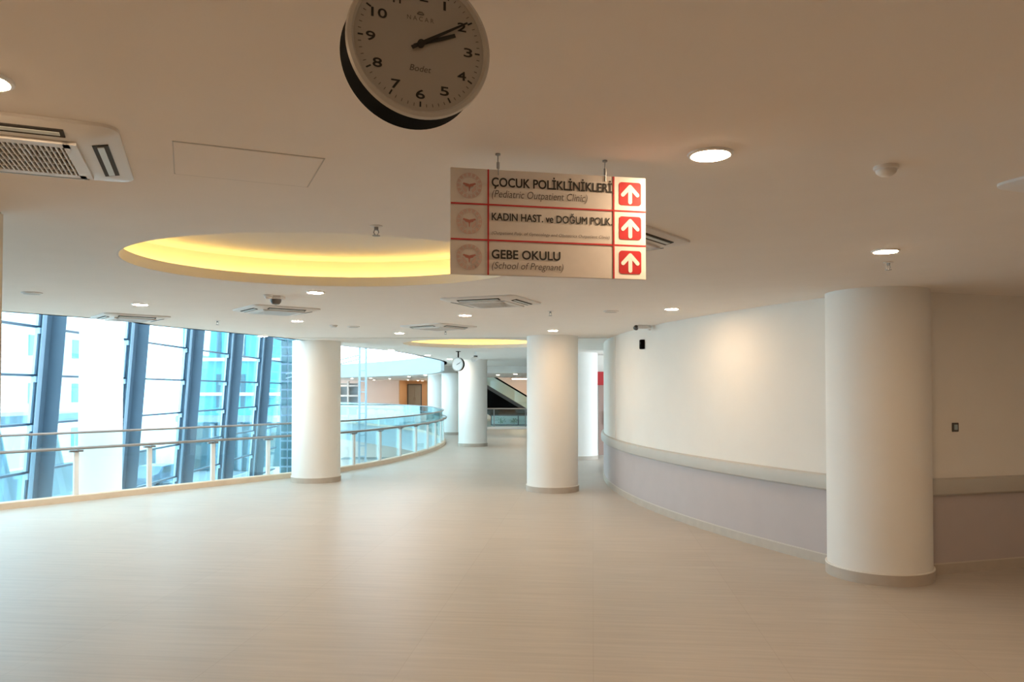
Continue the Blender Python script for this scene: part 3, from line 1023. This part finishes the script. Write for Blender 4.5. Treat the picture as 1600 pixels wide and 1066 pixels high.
for f in (0.165, 0.50, 0.835):
    cx, cz = X(0.915), Z(f)
    b = MB().prism([(p[0] + cx, p[1] + cz) for p in rrect(0.094, 0.094, 0.012)], -yf + 0.0008, -yf + 0.0018, mtx=XZ)
    sq = b.build('arrow_square', M['red'], sg)
    a = MB()

    def bar(p, q, w):
        p, q = Vector(p), Vector(q)
        d = (q - p).normalized()
        n = Vector((-d.y, d.x)) * w / 2
        pts = []
        for k in range(9):
            an = math.pi * k / 8
            pts.append(q + n * math.cos(an) + d * (w / 2) * math.sin(an))
        for k in range(9):
            an = math.pi * k / 8
            pts.append(p - n * math.cos(an) - d * (w / 2) * math.sin(an))
        return [(v.x + cx, v.y + cz) for v in reversed(pts)]
    for i, (p, q, w) in enumerate((((0, -0.034), (0, 0.026), 0.0165), ((-0.031, -0.004), (0, 0.029), 0.0165), ((0.031, -0.004), (0, 0.029), 0.0165))):
        a.prism(bar(p, q, w), -yf + 0.0020 + 0.0001 * i, -yf + 0.0026 + 0.0001 * i, mtx=XZ)
    a.build('arrow', M['arrow_white'], sq)
    # round emblem
    ex, ez = X(0.092), Z(f)
    e = MB()
    for k in range(16):
        a0 = 2 * math.pi * k / 16
        e.prism(circle(ex + 0.043 * math.cos(a0), ez + 0.043 * math.sin(a0), 0.0065, n=10), -yf + 0.0004, -yf + 0.0010, mtx=XZ)
    ro, ri = circle(ex, ez, 0.050, n=48), circle(ex, ez, 0.0478, n=48)
    e.prism(ro, -yf + 0.0004, -yf + 0.0010, holes=[list(reversed(ri))], mtx=XZ)
    ro, ri = circle(ex, ez, 0.035, n=48), circle(ex, ez, 0.0335, n=48)
    e.prism(ro, -yf + 0.0004, -yf + 0.0010, holes=[list(reversed(ri))], mtx=XZ)
    for s in (-1, 1):
        e.prism([(ex + s * px_, ez + pz_) for px_, pz_ in ((0.012, -0.029), (0.026, -0.016), (0.028, 0.0), (0.024, 0.0), (0.014, -0.012), (0.008, -0.018))], -yf + 0.0004, -yf + 0.0010, mtx=XZ)
    em = e.build('emblem', M['pale_red'], sg)
    g = MB()
    g.prism([(ex - 0.003, ez + 0.004), (ex - 0.0015, ez - 0.022), (ex + 0.0015, ez - 0.022), (ex + 0.003, ez + 0.004)], -yf + 0.0010, -yf + 0.0016, mtx=XZ)
    for s in (-1, 1):
        g.prism([(ex + s * px_, ez + pz_) for px_, pz_ in ((0.001, 0.006), (0.023, 0.011), (0.026, 0.006), (0.018, 0.002), (0.014, -0.003), (0.006, -0.004), (0.001, -0.009))], -yf + 0.0011, -yf + 0.0017, mtx=XZ)
    g.build('winged_staff', M['mid_red'], em)
yt = yf - 0.0014
text_part('lettering', 'ÇOCUK POLİKLİNİKLERİ', M['ink'], sg, X(0.203), X(0.818), Z(0.160), 0.035, yt, bold=0.022)
text_part('lettering', '(Pediatric Outpatient Clinic)', M['grey_ink'], sg, X(0.203), X(0.69), Z(0.262), 0.029, yt, shear=0.22)
text_part('lettering', 'KADIN HAST. ve DOĞUM POLK.', M['ink'], sg, X(0.203), X(0.818), Z(0.480), 0.029, yt, bold=0.019)
text_part('lettering', '(Outpatient Poly. of Gynecology and Obstetrics Outpatient Clinic)', M['grey_ink'], sg, X(0.203), X(0.805), Z(0.612), 0.0115, yt, shear=0.22)
text_part('lettering', 'GEBE OKULU', M['ink'], sg, X(0.203), X(0.548), Z(0.840), 0.034, yt, bold=0.022)
text_part('lettering', '(School of Pregnant)', M['grey_ink'], sg, X(0.203), X(0.565), Z(0.937), 0.027, yt, shear=0.22)
for f in (0.235, 0.785):
    w = MB().tube([(X(f), -0.008, SH / 2 - 0.022), (X(f), -0.008, SH / 2 + 0.01), (X(f), 0, SH / 2 + 0.02), (X(f), 0, CEIL - sz_)], 0.0022, 8)
    wr_ = w.build('hanger_rod', M['steel'], sg)
    MB().lathe([(0.006, SH / 2 + 0.005), (0.006, SH / 2 + 0.03)], 12, c=(X(f), -0.003, 0)).build('clamp', M['steel'], wr_)
    MB().lathe([(0.010, CEIL - sz_ - 0.006), (0.010, CEIL - sz_)], 12, c=(X(f), 0, 0)).build('ceiling_fixing', M['steel'], wr_)

# ---------------------------------------------------------------- far hall: truss, frame, escalator and its balustrade
t = thing('ladder_truss', 'slim white ladder truss rising through the atrium right of the left column', 'truss', (-5.83, 30.0, -4.2))
for sx in (-1, 1):
    for sy in (-1, 1):
        MB().box((sx * 0.125, sy * 0.10, 7.0), (0.035, 0.035, 14.0)).build('chord', M['truss'], t)
for k in range(32):
    b = MB().box((0, -0.10, 0.4 + 0.42 * k), (0.25, 0.02, 0.03))
    b.box((0, 0.10, 0.4 + 0.42 * k), (0.25, 0.02, 0.03))
    b.build('rung', M['truss'], t)
t = thing('branch_truss', 'pale sloping truss beam running from the ladder truss to the left', 'truss', (-5.95, 30.0, 2.95))
for dz in (0, 0.16):
    MB().beam((0, 0, dz), (-3.0, 0.4, dz - 0.75), 0.04, 0.04).build('chord', M['truss'], t)
for k in range(8):
    f = k / 8
    MB().beam((-3.0 * f, 0.4 * f, -0.75 * f), (-3.0 * (f + 0.06), 0.4 * (f + 0.06), -0.75 * (f + 0.06) + 0.16), 0.02, 0.02).build('web_bar', M['truss'], t)

t = thing('shelf_partition', 'white open framed partition with dark bays across the atrium', 'partition', (-10.55, 50.0, 0))
for x in (-0.75, -0.1, 0.6): MB().box((x, 0, 1.15), (0.10, 0.35, 2.3)).build('upright', M['white'], t)
for z in (0.05, 0.7, 1.35, 2.0): MB().box((-0.07, 0, z), (1.36, 0.34, 0.12)).build('shelf', M['white'], t)
MB().box((-0.07, 0.18, 1.1), (1.36, 0.03, 2.1)).build('back_panel', M['door'], t)
t = thing('reception_counter', 'low grey topped counter on the lower floor below the far gallery', 'counter', (-9.0, 55.0, -4.2))
MB().box((0, 0, 0.5), (6.0, 0.8, 1.0)).build('front', M['white'], t, bevel=0.02)
MB().box((0, -0.05, 1.04), (6.2, 1.0, 0.08)).build('top', M['ext_grey'], t, bevel=0.01)

E0 = Vector((0.95, 42.1, 0.40))          # foot of the incline
sl = math.tan(R(31))
esc = thing('escalator', 'escalator rising to the left behind the glass balustrade', 'escalator', (0, 0, 0))


def epoly(pts, y0, y1, name, material):
    XZm = Matrix(((1, 0, 0), (0, 0, 1), (0, 1, 0)))
    return MB().prism(pts, y0, y1, mtx=XZm).build(name, material, esc, smooth=False)


def ez(x): return 0.40 + (0.95 - x) * sl


xl = -5.6 + 0.9
epoly([(2.6, 0.02), (2.6, 0.42), (0.95, 0.42), (xl, ez(xl)), (xl, ez(xl) - 1.15), (-0.75, 0.02)], 42.1, 43.3, 'truss_cladding', M['black'])
epoly([(2.6, 0.42), (2.6, 0.62), (0.95, 0.62), (xl, ez(xl) + 0.2), (xl, ez(xl)), (0.95, 0.42)], 42.05, 42.2, 'skirt_panel', M['switch'])
epoly([(2.6, 0.42), (2.6, 0.62), (0.95, 0.62), (xl, ez(xl) + 0.2), (xl, ez(xl)), (0.95, 0.42)], 43.2, 43.35, 'skirt_panel', M['switch'])
for yy in (42.1, 43.27):
    epoly([(2.5, 0.62), (2.5, 1.28), (0.95, 1.28), (xl, ez(xl) + 0.88), (xl, ez(xl) + 0.2), (0.95, 0.62)], yy, yy + 0.012, 'glass_side', M['glass'])
    MB().tube([(2.6, yy, 0.75), (2.75, yy, 1.0), (2.6, yy, 1.29), (0.95, yy, 1.30), (xl, yy, ez(xl) + 0.9)], 0.045, 10).build('handrail', M['black'], esc)
st = MB()
for k in range(20):
    x = 0.9 - 0.27 * k
    st.box((x, 42.7, ez(x) + 0.02), (0.28, 0.95, 0.16))
st.build('steps', M['steel'], esc)

t = thing('escalator_balustrade', 'straight glass balustrade on a white kerb in front of the escalator', 'balustrade', (0, 34.2, 0))
MB().box((0.6, 0, 0.05), (5.6, 0.16, 0.10)).build('kerb', M['white'], t, bevel=0.01)
MB().tube([(-2.2, 0, 0.90), (3.4, 0, 0.90)], 0.03, 10).build('handrail', M['steel'], t)
for k in range(4):
    MB().box((-1.5 + 1.4 * k, 0, 0.48), (1.37, 0.014, 0.80)).build('glass_panel', M['glass'], t)
for k in range(5):
    MB().box((-2.2 + 1.4 * k, 0.03, 0.48), (0.04, 0.05, 0.82)).build('post', M['steel'], t)

# ---------------------------------------------------------------- outside
tag(MB().box((-70, 60, -4.7), (112, 240, 0.2)).build('ground', M['ground']), 'pale paved ground outside the glazed front', 'ground', kind='structure')
tag(MB().box((-24, 60, -4.58), (7, 240, 0.04)).build('road', M['asphalt']), 'dark service road outside the glazed front', 'road', kind='structure')


def building(name, label, x, y, w, dp, h, wall_m, rows, cols, win_m, ww, wh, face='E', rz=0.0, z0=-4.6):
    t = thing(name, label, 'building', (x, y, z0), rz)
    MB().box((0, 0, h / 2), (w, dp, h)).build('wall', wall_m, t)
    MB().box((0, 0, h + 0.15), (w + 0.4, dp + 0.4, 0.3)).build('roof_parapet', M['ext_white'], t)
    for r_ in range(rows):
        for c_ in range(cols):
            zc = 1.2 + wh / 2 + r_ * (h - 1.0) / rows
            if 'E' in face:
                yy = -dp / 2 + dp * (c_ + 0.5) / cols
                MB().box((w / 2 + 0.02, yy, zc), (0.10, ww, wh)).build('window', win_m, t)
            if 'S' in face:
                xx = -w / 2 + w * (c_ + 0.5) / cols
                MB().box((xx, -dp / 2 - 0.02, zc), (ww, 0.10, wh)).build('window', win_m, t)
    return t


building('white_building', 'washed out white building with a few teal windows outside', -48, 58, 16, 44, 17, M['ext_white'], 4, 7, M['teal_glass'], 1.6, 1.7, 'E')
tb = building('teal_building', 'teal glass fronted building outside near the end of the glazed front', -21.0, 66, 9.5, 12, 16, M['teal_glass'], 4, 5, M['dark_glass'], 0.35, 2.6, 'S')
MB().box((0, -6.2, 1.9), (9.6, 0.5, 3.4)).build('ground_storey', M['dark_glass'], tb)
MB().box((0, -6.4, 4.1), (9.8, 0.9, 0.5)).build('canopy', M['ext_grey'], tb)
for k in range(5):
    MB().box((-4.3 + 2.15 * k, -6.5, 1.9), (0.3, 0.3, 3.6)).build('pillar', M['ext_grey'], tb)
for k in range(4):
    MB().box((0, -6.1, 6.0 + 2.7 * k), (9.6, 0.3, 0.25)).build('floor_band', M['ext_white'], tb)
t = thing('low_wall', 'long low blue grey wall outside behind the first steel column', 'wall', (-27.5, 44, -4.6))
MB().box((0, 0, 0.9), (0.4, 30, 1.8)).build('wall_body', M['ext_grey'], t)
MB().box((0, 0, 1.85), (0.6, 30.2, 0.12)).build('coping', M['ext_white'], t)
t = thing('entrance_canopy', 'blue grey canopy on slanted legs outside at the left picture edge', 'canopy', (-22.0, 33.5, -4.6))
MB().box((0, 0, 5.1), (3.5, 9.0, 0.35)).build('roof', M['ext_grey'], t)
for yy in (-3.5, -0.5, 3.5):
    MB().beam((0.9, yy, 0), (-0.3, yy, 5.0), 0.3, 0.3).build('leg', M['ext_grey'], t)


def parked_car(label, x, y, rz):
    t = thing('parked_car', label, 'car', (x, y, -4.56), rz, group='cars parked outside')
    b = MB()
    prof = [(-2.1, 0.35), (-2.15, 0.75), (-1.9, 0.95), (-1.35, 1.0), (-0.8, 1.42), (0.6, 1.45), (1.2, 1.0), (1.95, 0.85), (2.15, 0.6), (2.1, 0.35)]
    XZm = Matrix(((1, 0, 0), (0, 0, 1), (0, 1, 0)))
    b.prism(list(prof), -0.85, 0.85, mtx=XZm)
    b.build('body', M['car'], t, bevel=0.05)
    MB().prism([(-1.2, 1.0), (-0.78, 1.36), (0.56, 1.38), (1.05, 1.0)], -0.865, 0.865, mtx=XZm).build('side_window', M['dark_glass'], t)
    for wx_ in (-1.3, 1.3):
        for wy_ in (-0.78, 0.78):
            MB().lathe([(0.0, -0.1), (0.33, -0.1), (0.35, 0), (0.33, 0.1), (0, 0.1)], 20, c=(wx_, wy_, 0.35), mtx=Matrix.Rotation(R(90), 3, 'X')).build('wheel', M['black'], t)


parked_car('dark blue car parked outside beyond the first steel column', -19.0, 26.0, R(95))
parked_car('dark blue car parked outside right of the white atrium column', -23.0, 50.0, R(85))
# planter added in place of the leafy reflection in the escalator balustrade glass
t = thing('reflection_planter', 'low glazed planter added to imitate the leafy reflection in the straight glass balustrade', 'planter', (0.35, 37.0, 0))
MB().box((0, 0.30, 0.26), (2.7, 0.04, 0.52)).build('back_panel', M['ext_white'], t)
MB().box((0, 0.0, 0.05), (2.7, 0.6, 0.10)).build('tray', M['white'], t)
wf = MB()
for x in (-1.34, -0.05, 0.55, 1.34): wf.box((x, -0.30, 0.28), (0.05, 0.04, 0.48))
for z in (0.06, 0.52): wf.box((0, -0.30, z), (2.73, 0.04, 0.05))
wf.build('frame', M['dark_steel_and_shade'], t)
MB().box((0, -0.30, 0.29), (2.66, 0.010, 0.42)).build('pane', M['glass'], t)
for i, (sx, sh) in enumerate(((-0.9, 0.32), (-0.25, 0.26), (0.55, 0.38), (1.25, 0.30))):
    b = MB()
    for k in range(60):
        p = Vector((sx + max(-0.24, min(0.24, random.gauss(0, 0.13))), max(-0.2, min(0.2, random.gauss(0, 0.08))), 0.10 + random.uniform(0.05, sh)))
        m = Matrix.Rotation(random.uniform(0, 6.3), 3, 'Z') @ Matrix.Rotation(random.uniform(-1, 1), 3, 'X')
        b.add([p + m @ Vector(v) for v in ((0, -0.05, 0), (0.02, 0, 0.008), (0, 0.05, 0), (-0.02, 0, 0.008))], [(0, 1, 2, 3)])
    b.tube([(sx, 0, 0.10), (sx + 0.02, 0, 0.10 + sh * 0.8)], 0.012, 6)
    b.build('reflection_foliage', M['leaf'], t)
